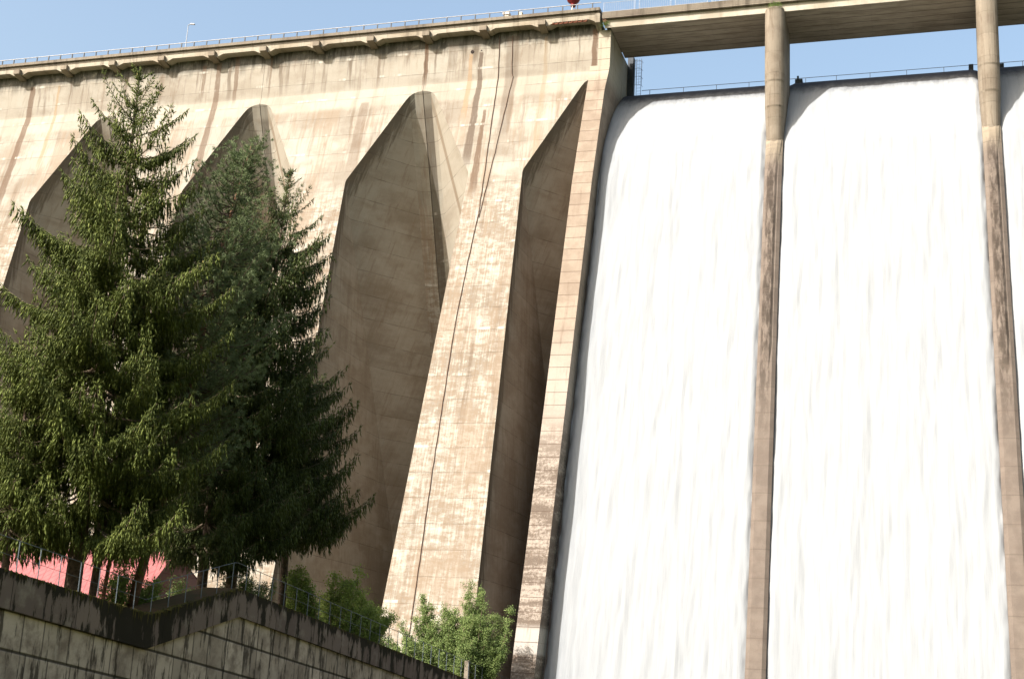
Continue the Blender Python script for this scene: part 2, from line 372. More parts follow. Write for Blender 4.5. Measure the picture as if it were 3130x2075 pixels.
M_brk = concrete('bracket_concrete', (.24,.205,.16), (.19,.155,.12), (.08,.062,.045), 3.3, 0, joint=0, streak=.9)
b0 = bracket_mb(BRX[0]).build('bracket', M_brk, dam)
for bx in BRX[1:-1]: copy_child(b0, dam, dx=bx-BRX[0])
MB().prism([(96.95, 52.35), (96.95, 53.13), (97.9, 53.13), (97.9, 52.0)], -24.62, XE-.02).build('end_bracket', M_beam, dam)
# corroded rebar comb under the last bay
rb = MB()
rb.box(-28.4, -25.3, 97.12, 97.2, 52.60, 52.70)
for k in range(8): rb.box(-28.2+k*.4, -28.12+k*.4, 97.0, 97.1, 52.58, 52.72)
rb.build('rusty_edge_strip', plain('rust', (.16,.06,.035), .9), dam)
# drain pipe mouth
MB().tube([(-35.3, 97.87, 51.2), (-35.3, 98.2, 51.2)], .15, 14).build('drain_pipe', M_hole, dam)
MB().tube([(-34.5, 97.885, 51.25), (-34.5, 98.2, 51.25)], .06, 8).build('drain_pipe', M_hole, dam)

# ------------------------------------------------------------ spillway
ZW = [-8, .73, 19, 26, 39, 41.0, 42.4, 43.6, 44.8, 46.0, 47.0, 47.9, 48.6, 49.05, 49.28, 49.32]
YW = [85.05, 87.25, 91.9, 93.6, 96.95, 97.55, 98.15, 98.9, 99.7, 100.65, 101.6, 102.5, 103.4, 104.2, 104.95, 106.5]
def yw(z): return float(np.interp(z, ZW, YW))
spill = empty('overflow_spillway', (-9, 95, 0), 'concrete overflow spillway with tall piers and slim walls dividing the falling white water', 'spillway')
# solid weir body under the water
prof = [(yw(z)+.45, z-.05) for z in ZW]; prof[-1] = (108, 49.1)
body = prof + [(112, 49.1), (112, -8)]
MB().prism([(y, z) for y, z in reversed(body)], -25.3, 36).build('weir_body', M_div, spill)
# training wall : loft of plan quads
def tw_ring(z, up):
    if up:
        xl, xr, yf = -24.46, -23.48, 97.83
    else:
        xl = np.interp(z, [-6, 38.8, 48.95], [-25.62, -25.48, -25.12]); xr = np.interp(z, [-6, 38, 46.5, 48.95], [-24.05, -23.92, -23.72, -23.48])
        yf = Y0 - SL*(Z1-z) - .05 if z < Z1 else 97.83
    yb = 105.3
    return [(xl, yf, z), (xr, yf, z), (xr, yb, z), (xl, yb, z)]
zt = [-6, 0, 10, 20, 30, 38, 42, 44, 46.5, 47.7, 48.55, 48.95]
mb = MB().loft([tw_ring(z, False) for z in zt]); mb.loft([tw_ring(48.955, True), tw_ring(52.05, True)])
mb.build('training_wall', M_cope, spill)
# piers with a rounded nose
def pier_ring(cx, z, hw, nose, back):
    pts = []
    for k in range(13):
        a = math.pi*k/12; pts.append((cx - hw*math.cos(a), nose + hw*.95 - hw*.95*math.sin(a), z))
    return pts + [(cx+hw, back, z), (cx-hw*.8, back, z)]
def pier(cx, parent):
    rg = []
    for z, hw, nose in ((40.2, .60, 97.15), (42.4, .68, 97.12), (43.9, .735, 97.0), (44.05, .75, 96.95), (46.0, .755, 96.95), (46.15, .765, 96.9), (52.2, .765, 96.9), (52.35, .70, 97.0)):
        rg.append(pier_ring(cx, z, hw, nose, 101.7))
    return MB().loft(rg).build('pier', M_pier, parent)
PX = [-10.32, 5.28, 20.9]
for px in PX: pier(px, spill)
def divider(cx, parent):
    rg = []
    for z in (-8, 0, 10, 20, 30, 36, 39, 41, 42.3):
        yy = yw(z) - .28; w = .64
        rg.append([(cx-w, yy+1.5, z), (cx-w, yy+.15, z), (cx-w*.62, yy-.03, z), (cx+w*.62, yy-.03, z), (cx+w, yy+.15, z), (cx+w, yy+1.5, z)])
    MB().loft(rg).build('divider_wall', M_div, parent)
    # raised rounded rib running down from the pier nose
    rg = []
    for z in (21, 24, 30, 38, 41, 43.0):
        yy = yw(z) - .30 + max(0, 24-z)*.09; w = .34 if z < 38 else .34 + (z-38)*.06
        rg.append([(cx-w, yy+.6, z), (cx-w, yy, z), (cx-w*.5, yy-.16, z), (cx+w*.5, yy-.16, z), (cx+w, yy, z), (cx+w, yy+.6, z)])
    MB().loft(rg).build('divider_rib', M_div, parent)
for px in PX: divider(px, spill)
gd = MB().box(-23.47, -23.0, 104.4, 105.3, 47.5, 52.9); gd.box(-23.0, -22.92, 104.5, 104.7, 49.2, 52.6)
gd.build('gate_guide', M_dark, spill)
for px in PX[:2]:
    MB().box(px+.9, px+1.5, 104.6, 105.2, 49.25, 49.62).box(px+1.05, px+1.2, 104.7, 104.9, 49.62, 49.95).build('gate_bearing', M_dark, spill)
MB().box(4.15, 4.5, 104.6, 105.2, 49.25, 49.75).build('gate_bearing', M_dark, spill)

# falling water, one sheet per bay
def water(x0, x1, label, seed):
    nx = int((x1-x0)/.11); zs = np.concatenate([np.linspace(-8, 40, 330), np.linspace(40.1, 49.0, 90), np.linspace(49.03, 49.32, 10)])
    xs = np.linspace(x0, x1, nx); V = []
    for z in zs:
        yb = yw(z)
        for i, x in enumerate(xs):
            e = min(x-x0, x1-x)
            n1 = mnoise.noise(Vector((x*1.3, seed, z*.13))); n2 = mnoise.noise(Vector((x*4.5, seed+5, z*.5)))
            n3 = mnoise.noise(Vector((x*.35, seed+9, z*.22)))
            amp = 1 if z < 47 else max(.15, (49.4-z)/2.4)
            dy = (n1*.07 + n2*.05 + n3*.10)*amp
            n4 = mnoise.noise(Vector((x*6, seed+2, z*1.3)))
            ed = max(0, 1 - e/.62)
            dy += ed*ed*(.46 + n2*.14 + n4*.2) - .05
            V.append((x, yb+dy, z))
    m = len(xs); F = [(j*m+i, j*m+i+1, (j+1)*m+i+1, (j+1)*m+i) for j in range(len(zs)-1) for i in range(m-1)]
    # reservoir lip behind the crest
    b = len(V); k = (len(zs)-1)*m
    V += [(x0, 111.9, 49.34), (x1, 111.9, 49.34)]; F.append(tuple([k+i for i in range(m)] + [b+1, b]))
    me = bpy.data.meshes.new('water'); me.from_pydata(V, [], F); me.update()
    o = link_mesh('water', me, M_wat, None, True); tag(o, label, 'water', kind='structure'); return o
water(-23.95, PX[0]-.45, 'sheet of white falling water in the left spillway bay beside the stepped brown wall', 1.5)
water(PX[0]+.45, PX[1]-.45, 'wide sheet of white falling water in the middle spillway bay between the two piers', 7.5)
water(PX[1]+.45, PX[2]-.45, 'white falling water in the right spillway bay at the edge of the photo', 13.5)

# ------------------------------------------------------------ road bridge over the spillway
bridge = empty('spillway_bridge', (-2, 100, 52), 'long concrete bridge deck spanning the spillway piers with shaded plank-marked underside', 'bridge')
def M_soffit():
    N = NT('board_marked_soffit', .9, .2)
    n0 = N.noise(N.vec(N.m('MULTIPLY', N.x, .35), N.m('MULTIPLY', N.y, 1.5), 0.0), 1.2, 6, .65)
    c = N.mix(N.step(n0, .35, .68), (.31,.262,.205), (.205,.165,.125))
    yy = N.m('ADD', N.y, N.m('MULTIPLY', N.noise(N.vec(N.m('MULTIPLY', N.x, .3), 0.0, 0.0), 1, 3), .12))
    jl = joint_lines(N, yy, .92, .035); c = N.mix(N.m('MULTIPLY', jl, .95), c, (.03,.02,.015))
    pj = joint_lines(N, yy, .23, .012); c = N.mix(N.m('MULTIPLY', pj, .3), c, (.14,.11,.085))
    fr = joint_lines(N, N.x, 3.1, .02); c = N.mix(N.m('MULTIPLY', fr, .25), c, (.13,.10,.08))
    bl = N.noise(N.pos, .9, 5, .7); c = N.mix(N.m('MULTIPLY', N.step(bl, .62, .74), .45), c, (.11,.09,.065))
    N.col(c); N.bump(N.m('MULTIPLY', jl, -1), .5, .05); return N.mat
M_sof = M_soffit()
MB().box(-23.42, 36, 97.52, 103.0, 52.01, 52.72).build('deck_girder', M_sof, bridge)
MB().prism([(97.42, 52.02), (97.42, 52.71), (97.518, 52.71), (97.518, 52.02)], -23.9, 36).build('fascia', M_bridge, bridge)
MB().prism([(97.14, 52.73), (97.12, 53.28), (103.3, 53.32), (103.3, 52.73)], -24.1, 36).build('deck_slab', M_edge, bridge)

# bridge railing in panels
br = empty('bridge_railing', (-24, 97.35, 53.3), 'pale steel railing with thin upright bars along the bridge above the water', 'railing')
def panel(x0, x1):
    mb = MB(); y = 97.35
    for z in (53.42, 54.22): mb.tube([(x0, y, z), (x1, y, z)], .018, 6)
    for x in (x0+.03, x1-.03): mb.tube([(x, y, 53.3), (x, y, 54.24)], .024, 6)
    k = int((x1-x0)/.15)
    for i in range(1, k): mb.tube([(x0+(x1-x0)*i/k, y, 53.42), (x0+(x1-x0)*i/k, y, 54.22)], .008, 4)
    return mb
p0 = panel(-24.05, -21.42).build('panel', M_pale, br)
for k in range(1, 19): copy_child(p0, br, dx=2.93*k)

# crest railing
cr = empty('crest_railing', (-60, 97.3, 53.6), 'light top rail on short dark posts along the crest of the dam', 'railing')
MB().tube([(-112, 97.3, 54.28), (XE-.05, 97.3, 54.28)], .036, 8).build('top_rail', M_rail, cr)
q0 = MB().box(-25.0, -24.92, 97.27, 97.35, 53.63, 54.25).build('post', M_post, cr)
for k in range(1, 68): copy_child(q0, cr, dx=-1.2583*k)

# weir walkway railings, one length per bay
def weir_rail(x0, x1, xs, label):
    r = empty('walkway_railing', (x0, 106.4, 49.4), label, 'railing', 'thin railings behind the weir crest')
    MB().tube([(x0, 106.4, 50.52), (x1, 106.4, 50.52)], .025, 6).build('top_rail', M_dark, r)
    for x in xs: MB().tube([(x, 106.4, 49.36), (x, 106.4, 50.52)], .025, 6).build('post', M_dark, r)
weir_rail(-22.6, -10.2, [-21.9, -18.97, -16.15, -13.4, -10.6], 'thin dark railing behind the weir crest of the left bay')
weir_rail(-10.0, 5.4, [-8.7, -6.2, -3.5, -.6, 2.3, 5.0], 'thin dark railing behind the weir crest between the two piers')
weir_rail(5.6, 21, [6.3, 8.3, 11.0, 13.8, 16.6, 19.4], 'thin dark railing behind the weir crest right of the second pier')
# caged ladder
lad = empty('caged_ladder', (-22.7, 105.8, 49.5), 'thin caged steel ladder beside the training wall against the sky', 'ladder')
mb = MB()
for x in (-23.0, -22.6): mb.tube([(x, 105.9, 49.4), (x, 105.9, 53.3)], .02, 5)
for k in range(13): mb.tube([(-23.0, 105.9, 49.7+.28*k), (-22.6, 105.9, 49.7+.28*k)], .012, 5)
mb.build('ladder_rails', M_dark, lad)
mb = MB()
for z in (50.6, 51.35, 52.1, 52.85):
    mb.tube([(-22.8 + .36*math.cos(a), 105.9 - .02 - .62*abs(math.sin(a)), z) for a in [math.pi*i/10 for i in range(11)]], .015, 5)
for a in (.5, 1.2, 1.9, 2.6): mb.tube([(-22.8+.36*math.cos(a), 105.88-.62*math.sin(a), 50.6), (-22.8+.36*math.cos(a), 105.88-.62*math.sin(a), 53.0)], .012, 5)
mb.build('safety_cage', M_dark, lad)

# lamp, beacon, cabinets
lamp = empty('street_lamp', (-62.85, 98.2, 53.66), 'slim pale street lamp with short arm on the left of the dam crest', 'street lamp')
MB().tube([(-62.85, 98.2, 53.66), (-62.85, 98.2, 56.55)], [.045, .035], 8).build('pole', M_pale, lamp)
MB().tube([(-62.85, 98.2, 56.52), (-62.6, 98.2, 56.62)], .035, 6).build('arm', M_pale, lamp)
MB().loft([[(-62.62, 98.12, 56.58), (-62.62, 98.28, 56.58), (-62.62, 98.28, 56.66), (-62.62, 98.12, 56.66)], [(-62.2, 98.1, 56.52), (-62.2, 98.3, 56.52), (-62.2, 98.3, 56.6), (-62.2, 98.1, 56.6)]]).build('lamp_head', M_rail, lamp)
sir = empty('warning_beacon', (-26.9, 98.4, 53.66), 'dark red bowl shaped beacon on pale legs at the top of the dam', 'beacon')
prof = [(.16, 54.72), (.24, 54.82), (.20, 54.95), (.26, 55.02), (.46, 55.18), (.55, 55.36), (.56, 55.52), (.45, 55.72), (.2, 55.85), (.02, 55.88)]
MB().loft([[(-26.9+r*math.cos(2*math.pi*k/20), 98.4+r*math.sin(2*math.pi*k/20), z) for k in range(20)] for r, z in prof]).build('bowl', M_red, sir, True)
for k in range(3):
    a = 2*math.pi*k/3+.4
    MB().tube([(-26.9+.26*math.cos(a), 98.4+.26*math.sin(a), 53.66), (-26.9+.14*math.cos(a), 98.4+.14*math.sin(a), 54.75)], .04, 6).build('leg', M_white, sir)
cab = empty('cabinet', (-32.6, 98.4, 53.66), 'larger white box with a capped lid and antenna on the dam crest', 'cabinet', 'white boxes on the dam crest')
MB().box(-32.82, -32.42, 98.2, 98.6, 53.66, 54.5).build('body', M_white, cab); MB().box(-32.9, -32.34, 98.12, 98.68, 54.5, 54.72).build('lid', M_white, cab)
MB().tube([(-32.42, 98.4, 54.72), (-32.42, 98.4, 55.02)], .02, 5).build('antenna', M_pale, cab)
cab = empty('cabinet', (-31.4, 98.4, 53.66), 'smaller narrow white box on the dam crest right of the capped one', 'cabinet', 'white boxes on the dam crest')
MB().box(-31.5, -31.27, 98.25, 98.5, 53.66, 54.56).build('body', M_white, cab); MB().box(-31.53, -31.24, 98.22, 98.53, 54.56, 54.64).build('lid', M_white, cab)

# cables down the buttress
def face_pt(x, z, off=.05): return (x, yface(z)-off, z)
def cable(pts, r, name, label):
    P = []
    for (xa, za), (xb, zb) in zip(pts, pts[1:]):
        n = max(2, int(abs(zb-za)/.7))
        for i in range(n):
            t = i/n; P.append((xa+(xb-xa)*t + rnd.uniform(-.025, .025), za+(zb-za)*t))
    P.append(pts[-1])
    mb = MB().tube([face_pt(x, z) for x, z in P], r, 6)
    o = mb.build(name, M_cable); return tag(o, label, 'cable')
cable([(-32.94, 52.3), (-32.85, 44), (-32.73, 35.4), (-32.99, 31.3), (-33.2, 25.7), (-33.15, 16), (-32.92, 3)], .027, 'cable', 'long thin dark cable hanging from the crest down the bare right buttress')
cable([(-31.84, 52.3), (-31.72, 48.9), (-31.63, 48.6), (-32.1, 42), (-32.66, 35.2)], .023, 'cable', 'shorter dark cable that bends and joins the long one on the buttress')

# ------------------------------------------------------------ retaining wall in front
WA = (-29.27, 38.53); WS = .076613
def wx(y): return WA[0] + WS*(y-WA[1])
def wtop(y): return float(np.interp(y, [14, 46.8, 52.85, 96], [5.72, 2.03, 3.52, -1.8]))
def wband(y):   # bottom of the coping band
    return float(np.interp(y, [14, 38.8, 46.8, 53.1, 96], [4.63, 1.70, .74, 2.35, -2.9]))
def M_wall():
    N = NT('old_wall_concrete', .95, .15)
    zs = N.m('ADD', N.z, N.m('MULTIPLY', N.m('SUBTRACT', N.y, 38.8), .118))      # courses run downhill
    ph = N.m('SUBTRACT', zs, 1.70)
    row = N.m('FLOOR', N.m('DIVIDE', ph, 1.27))
    jl = joint_lines(N, ph, 1.27, .07)
    wn = N.n.new('ShaderNodeTexWhiteNoise'); wn.noise_dimensions = '1D'; N.l.new(row, wn.inputs['W'])
    yo = N.m('ADD', N.y, N.m('MULTIPLY', wn.outputs['Value'], 3.0))
    vor = N.m('FLOOR', N.m('DIVIDE', N.m('ADD', yo, N.m('MULTIPLY', N.noise(N.vec(N.m('MULTIPLY', yo, .3), row, 0.0), 1, 1), 1.6)), 1.25))
    wn2 = N.n.new('ShaderNodeTexWhiteNoise'); N.l.new(N.vec(vor, row, 0.0), wn2.inputs['Vector'])
    vj = joint_lines(N, N.m('ADD', yo, N.m('MULTIPLY', N.noise(N.vec(N.m('MULTIPLY', yo, .3), row, 0.0), 1, 1), 1.6)), 1.25, .045)
    c = N.mix(wn2.outputs['Value'], (.36,.29,.225), (.60,.49,.385))
    b = N.noise(N.pos, 1.1, 6, .65); c = N.mix(N.step(b, .4, .7), c, (.24,.185,.142))
    st = N.noise(N.vec(N.m('MULTIPLY', N.y, 1.0), 3.0, N.m('MULTIPLY', N.z, .14)), 2.6, 6, .72)
    c = N.mix(N.m('MULTIPLY', N.step(st, .515, .60), .85), c, (.050,.038,.029))
    st2 = N.noise(N.vec(N.m('MULTIPLY', N.y, 1.0), 8.0, N.m('MULTIPLY', N.z, .2)), 4.0, 5, .7)
    c = N.mix(N.m('MULTIPLY', N.step(st2, .57, .68), .6), c, (.48,.41,.33))
    c = N.mix(N.m('MULTIPLY', vj, .7), c, (.03,.025,.02)); c = N.mix(N.m('MULTIPLY', jl, .85), c, (.025,.022,.014))
    N.col(c); N.bump(N.m('ADD', N.m('MULTIPLY', b, .6), N.m('MULTIPLY', N.m('ADD', jl, vj), -1)), .5, .05); return N.mat
def M_band():
    N = NT('mossy_coping_concrete', .95, .15)
    yy = N.m('ADD', N.y, N.m('MULTIPLY', N.noise(N.vec(N.m('MULTIPLY', N.y, .4), 0.0, 0.0), 1, 1), 1.0))
    vor = N.m('FLOOR', N.m('DIVIDE', yy, 1.72))
    wn = N.n.new('ShaderNodeTexWhiteNoise'); wn.noise_dimensions = '1D'; N.l.new(vor, wn.inputs['W'])
    vj = joint_lines(N, yy, 1.72, .028)
    c = N.mix(wn.outputs['Value'], (.135,.10,.085), (.225,.172,.142))
    b = N.noise(N.pos, 1.3, 6, .65); c = N.mix(N.m('MULTIPLY', N.step(b, .5, .72), .8), c, (.27,.225,.18))
    st = N.noise(N.vec(N.m('MULTIPLY', N.y, 1.0), 3.0, N.m('MULTIPLY', N.z, .2)), 2.2, 6, .72)
    near = N.m('MULTIPLY', N.step(N.y, 42, 45.6), N.step(N.y, 49.5, 47.2))          # wet moss around the low point of the coping
    thr = N.m('ADD', st, N.m('MULTIPLY', near, .12))
    fy = N.m('SUBTRACT', N.y, 38.8); tl = N.m('SUBTRACT', 2.93, N.m('MULTIPLY', fy, .112)); tg = N.m('ADD', 2.03, N.m('MULTIPLY', N.m('SUBTRACT', N.y, 46.8), .246)); tr = N.m('SUBTRACT', 3.52, N.m('MULTIPLY', N.m('SUBTRACT', N.y, 52.85), .123))
    tp = N.m('MAXIMUM', tl, N.m('MINIMUM', tg, tr)); below = N.m('SUBTRACT', tp, N.z)
    thr = N.m('ADD', thr, N.m('MULTIPLY', N.step(below, .55, .02), .12))
    c = N.mix(N.m('MULTIPLY', N.step(thr, .50, .58), .95), c, (.016,.014,.008))
    c = N.mix(N.m('MULTIPLY', vj, .8), c, (.02,.016,.012))
    up = N.step(N.nz, .3, .7)
    mn = N.noise(N.pos, 2.4, 5, .7)
    c = N.mix(up, c, N.mix(N.step(mn, .4, .6), (.055,.045,.018), (.075,.045,.022)))
    N.col(c); N.bump(N.m('ADD', b, N.m('MULTIPLY', vj, -1)), .5, .05); return N.mat
wall = empty('retaining_wall', (wx(60), 60, -1.6), 'dark stained concrete retaining wall with mossy gabled coping at the bottom left', 'wall')
def strip(zlo, zhi, x_off, thick, ys):
    mb = MB(); rg = []
    for y in ys:
        x = wx(y); a, b = zlo(y), zhi(y)
        rg.append([(x+x_off, y, a), (x+x_off, y, b), (x-thick, y, b), (x-thick, y, a)])
    return mb.loft(rg)
ys = [14, 20, 26, 32, 38, 38.8, 42, 45, 46.8, 48, 50, 52, 52.85, 53.1, 56, 60, 64, 68, 72, 76, 80, 84, 88, 92, 96]
strip(lambda y: -3.5, lambda y: wtop(y)-.12, 0, 1.4, ys).build('wall_face', M_wall(), wall)
strip(wband, wtop, .13, 1.6, ys).build('coping', M_band(), wall)
# moss cushions along the coping edge
def moss():
    mb = MB(); rr = random.Random(3); y = 30
    while y < 84:
        near = math.exp(-((y-46.5)/4)**2); y += rr.uniform(.05, .16)
        r = rr.uniform(.03, .075)*(1+.6*near); x = wx(y)+.13-rr.uniform(0, .12); z = wtop(y)+.0
        b = len(mb.v); n = 7
        for k in range(n):
            a = 2*math.pi*k/n; mb.v.append((x+r*math.cos(a)*.8, y+r*math.sin(a)*1.6, z-.03+rr.uniform(-.05, 0)))
        mb.v.append((x, y, z+r*.8)); mb.f += [(b+k, b+(k+1)%n, b+n) for k in range(n)]
        if rr.random() < .5:
            h = rr.uniform(.05, .25)*(1+near*1.5); mb.v += [(wx(y)+.145, y-.05, z), (wx(y)+.145, y+.06, z), (wx(y)+.143, y, z-h)]; b = len(mb.v); mb.f.append((b-3, b-1, b-2))
    N = NT('moss', 1, .1); f = N.noise(N.pos, 5, 5, .7); N.col(N.mix(N.step(f, .4, .62), (.040,.040,.012), (.085,.070,.022)))
    o = mb.build('moss', N.mat); tag(o, 'olive brown moss growing along the coping of the retaining wall', 'moss', kind='stuff')
moss()
# fence on the wall
fen = empty('wall_fence', (wx(60)-.2, 60, 2.6), 'thin grey steel fence with two rails running along the top of the retaining wall', 'fence')
fx = lambda y: wx(y)-.12
ry = [28+i*.5 for i in range(int((46.6-28)/.5)+1)] + [46.8, 47.4, 48, 49, 50, 51, 52, 52.7, 53.0, 54] + [55+i for i in range(32)]
for h, r in ((1.1, .014), (.55, .008)):
    MB().tube([(fx(y), y, wtop(y)+h) for y in ry], r, 6).build('top_rail' if h > 1 else 'mid_rail', M_fence, fen)
py = 29.55
while py < 86:
    MB().tube([(fx(py), py, wtop(py)-.02), (fx(py), py, wtop(py)+1.1)], .018, 6).build('post', M_fence, fen)
    py += 1.1

# ------------------------------------------------------------ ground, terrace, added hills out of view
def M_grass(name, a, b):
    N = NT(name, 1, .1); f = N.noise(N.pos, 1.4, 6, .7); N.col(N.mix(N.step(f, .35, .65), a, b)); N.bump(f, .6, .1); return N.mat
M_gr = M_grass('grass_ground', (.045,.06,.02), (.09,.085,.035))
mb = MB(); n = 40
for i in range(n+1):
    for j in range(n+1):
        mb.v.append((-900+1800*i/n, -600+1800*j/n, -1.65 - (6.0 if (-24 < -900+1800*i/n < 30 and j > 12) else 0)*0))
mb.f = [(i*(n+1)+j, (i+1)*(n+1)+j, (i+1)*(n+1)+j+1, i*(n+1)+j+1) for i in range(n) for j in range(n)]
tag(mb.build('ground', M_gr), kind='structure')
mb = MB(); yy = [14+2*i for i in range(42)]; xo = [-1.5, -4, -8, -14, -22, -32, -50, -80]
for y in yy:
    base = float(np.interp(y, [14, 46, 54, 70, 96], [5.3, 2.2, 3.0, 1.3, -.8]))
    for k, o in enumerate(xo):
        mb.v.append((wx(y)+o, y, base - .25 + (0 if k == 0 else .12*mnoise.noise(Vector((o*.2, y*.2, 0)))) - .01*abs(o)))
m = len(xo); mb.f = [(j*m+i, (j+1)*m+i, (j+1)*m+i+1, j*m+i+1) for j in range(len(yy)-1) for i in range(m-1)]
tag(mb.build('terrace', M_gr, None, True), kind='structure')

# unseen forested slopes added to block low sky light: right, behind and far left
M_sky_blocker = M_grass('sky_blocker_forest', (.020,.034,.012), (.045,.062,.022))
def sky_blocker_hill(x0, x1, y0, y1, f, n=36):
    mb = MB()
    for i in range(n+1):
        for j in range(n+1):
            x = x0+(x1-x0)*i/n; y = y0+(y1-y0)*j/n
            mb.v.append((x, y, f(x, y) + 5*mnoise.noise(Vector((x*.03, y*.03, 1))) + 2*mnoise.noise(Vector((x*.11, y*.11, 4)))))
    mb.f = [(i*(n+1)+j, (i+1)*(n+1)+j, (i+1)*(n+1)+j+1, i*(n+1)+j+1) for i in range(n) for j in range(n)]
    return tag(mb.build('sky_blocker_hill', M_sky_blocker, None, True), kind='structure')
sky_blocker_hill(42, 330, -320, 125, lambda x, y: -8 + 190*(1-math.exp(-(x-42)/110)))
sky_blocker_hill(-330, 60, -420, -60, lambda x, y: -8 + .30*(-60-y))
sky_blocker_hill(-420, -150, -120, 85, lambda x, y: -8 + .42*(-150-x))

# ------------------------------------------------------------ red roofed house behind the trees
hs = empty('red_roofed_house', (-39, 58, 2.2), 'low house with a pinkish red patterned metal roof glimpsed between the tree trunks', 'house')
def M_roof():
    N = NT('red_roof_sheets', .5, .4)
    u = N.m('ADD', N.x, N.m('MULTIPLY', N.z, .7)); w = N.m('SUBTRACT', N.x, N.m('MULTIPLY', N.z, .7))
    j = N.m('MAXIMUM', joint_lines(N, u, .42, .03), joint_lines(N, w, .42, .03))
    f = N.noise(N.pos, 2, 5); c = N.mix(N.step(f, .3, .7), (.33,.115,.11), (.26,.085,.085))
    N.col(N.mix(N.m('MULTIPLY', j, .75), c, (.22,.04,.04))); N.bump(N.m('MULTIPLY', j, -1), .4, .02); return N.mat
rp = [(-47.0, 53.2, 2.0), (-33.6, 53.2, 2.0), (-34.6, 58.5, 5.4), (-45.8, 58.5, 5.4)]
MB().loft([[(x, y, z) for x, y, z in rp], [(x, y, z+.12) for x, y, z in rp]]).build('roof', M_roof(), hs)
rp2 = [(-47.0, 63.8, 2.0), (-33.6, 63.8, 2.0), (-34.6, 58.5, 5.4), (-45.8, 58.5, 5.4)]
MB().loft([[(x, y, z) for x, y, z in reversed(rp2)], [(x, y, z+.12) for x, y, z in reversed(rp2)]]).build('roof', M_roof(), hs)
mb = MB(); mb.v = [rp[1], rp2[1], rp[2]]; mb.v = [tuple(p) for p in mb.v] + [(p[0]-.1, p[1], p[2]) for p in mb.v]; mb.f = [(0,1,2), (5,4,3), (0,3,4,1), (1,4,5,2), (2,5,3,0)]
mb.build('roof_hip', M_roof(), hs)
MB().box(-46.4, -34.3, 53.8, 63.2, -1.6, 2.1).build('wall', plain('house_plaster', (.45,.40,.32), .9), hs)
for k in range(3): MB().box(-43+k*3.6, -41.8+k*3.6, 53.74, 53.82, .6, 1.9).build('window', M_dark, hs)

# ------------------------------------------------------------ vegetation
def leaf_mat(name, a, b, c=None, trans=.12, sc=1.2):
    N = NT(name, .65, .25)
    f = N.noise(N.pos, sc, 4, .6); g = N.noise(N.pos, 11, 3, .7)
    col = N.mix(N.step(f, .35, .65), a, b)
    if c: col = N.mix(N.m('MULTIPLY', N.step(g, .52, .68), .8), col, c)
    N.col(col)
    tr = N.n.new('ShaderNodeBsdfTranslucent'); N._in(tr.inputs[0], col)
    mx = N.n.new('ShaderNodeMixShader'); mx.inputs[0].default_value = trans
    N.l.new(N.bsdf.outputs[0], mx.inputs[1]); N.l.new(tr.outputs[0], mx.inputs[2])
    N.l.new(mx.outputs[0], N.n['Material Output'].inputs['Surface']); return N.mat
M_spr = leaf_mat('spruce_needles', (.055,.074,.014), (.115,.145,.028), (.20,.21,.05))
M_spr2 = leaf_mat('dark_spruce_needles', (.040,.058,.016), (.080,.108,.028), (.15,.165,.045))
M_pin = leaf_mat('pine_needles', (.095,.130,.055), (.14,.178,.080), (.21,.245,.115))
M_lf = leaf_mat('shrub_leaves', (.13,.19,.06), (.20,.27,.09), (.30,.35,.14), .35)
M_lf2 = leaf_mat('yellow_green_leaves', (.16,.225,.05), (.24,.31,.08), (.32,.37,.12), .4)
M_bark = plain('grey_brown_bark', (.085,.060,.045), .95, 0, .45, 9)
M_barkr = plain('reddish_pine_bark', (.17,.085,.05), .9, 0, .35, 7)
M_cone = plain('ripe_cones', (.22,.085,.04), .8, 0, .3, 12)
M_cone2 = plain('young_yellow_cones', (.34,.28,.09), .8, 0, .3, 12)
M_twig = plain('bare_twigs', (.19,.145,.10), .9, 0, .3, 8)

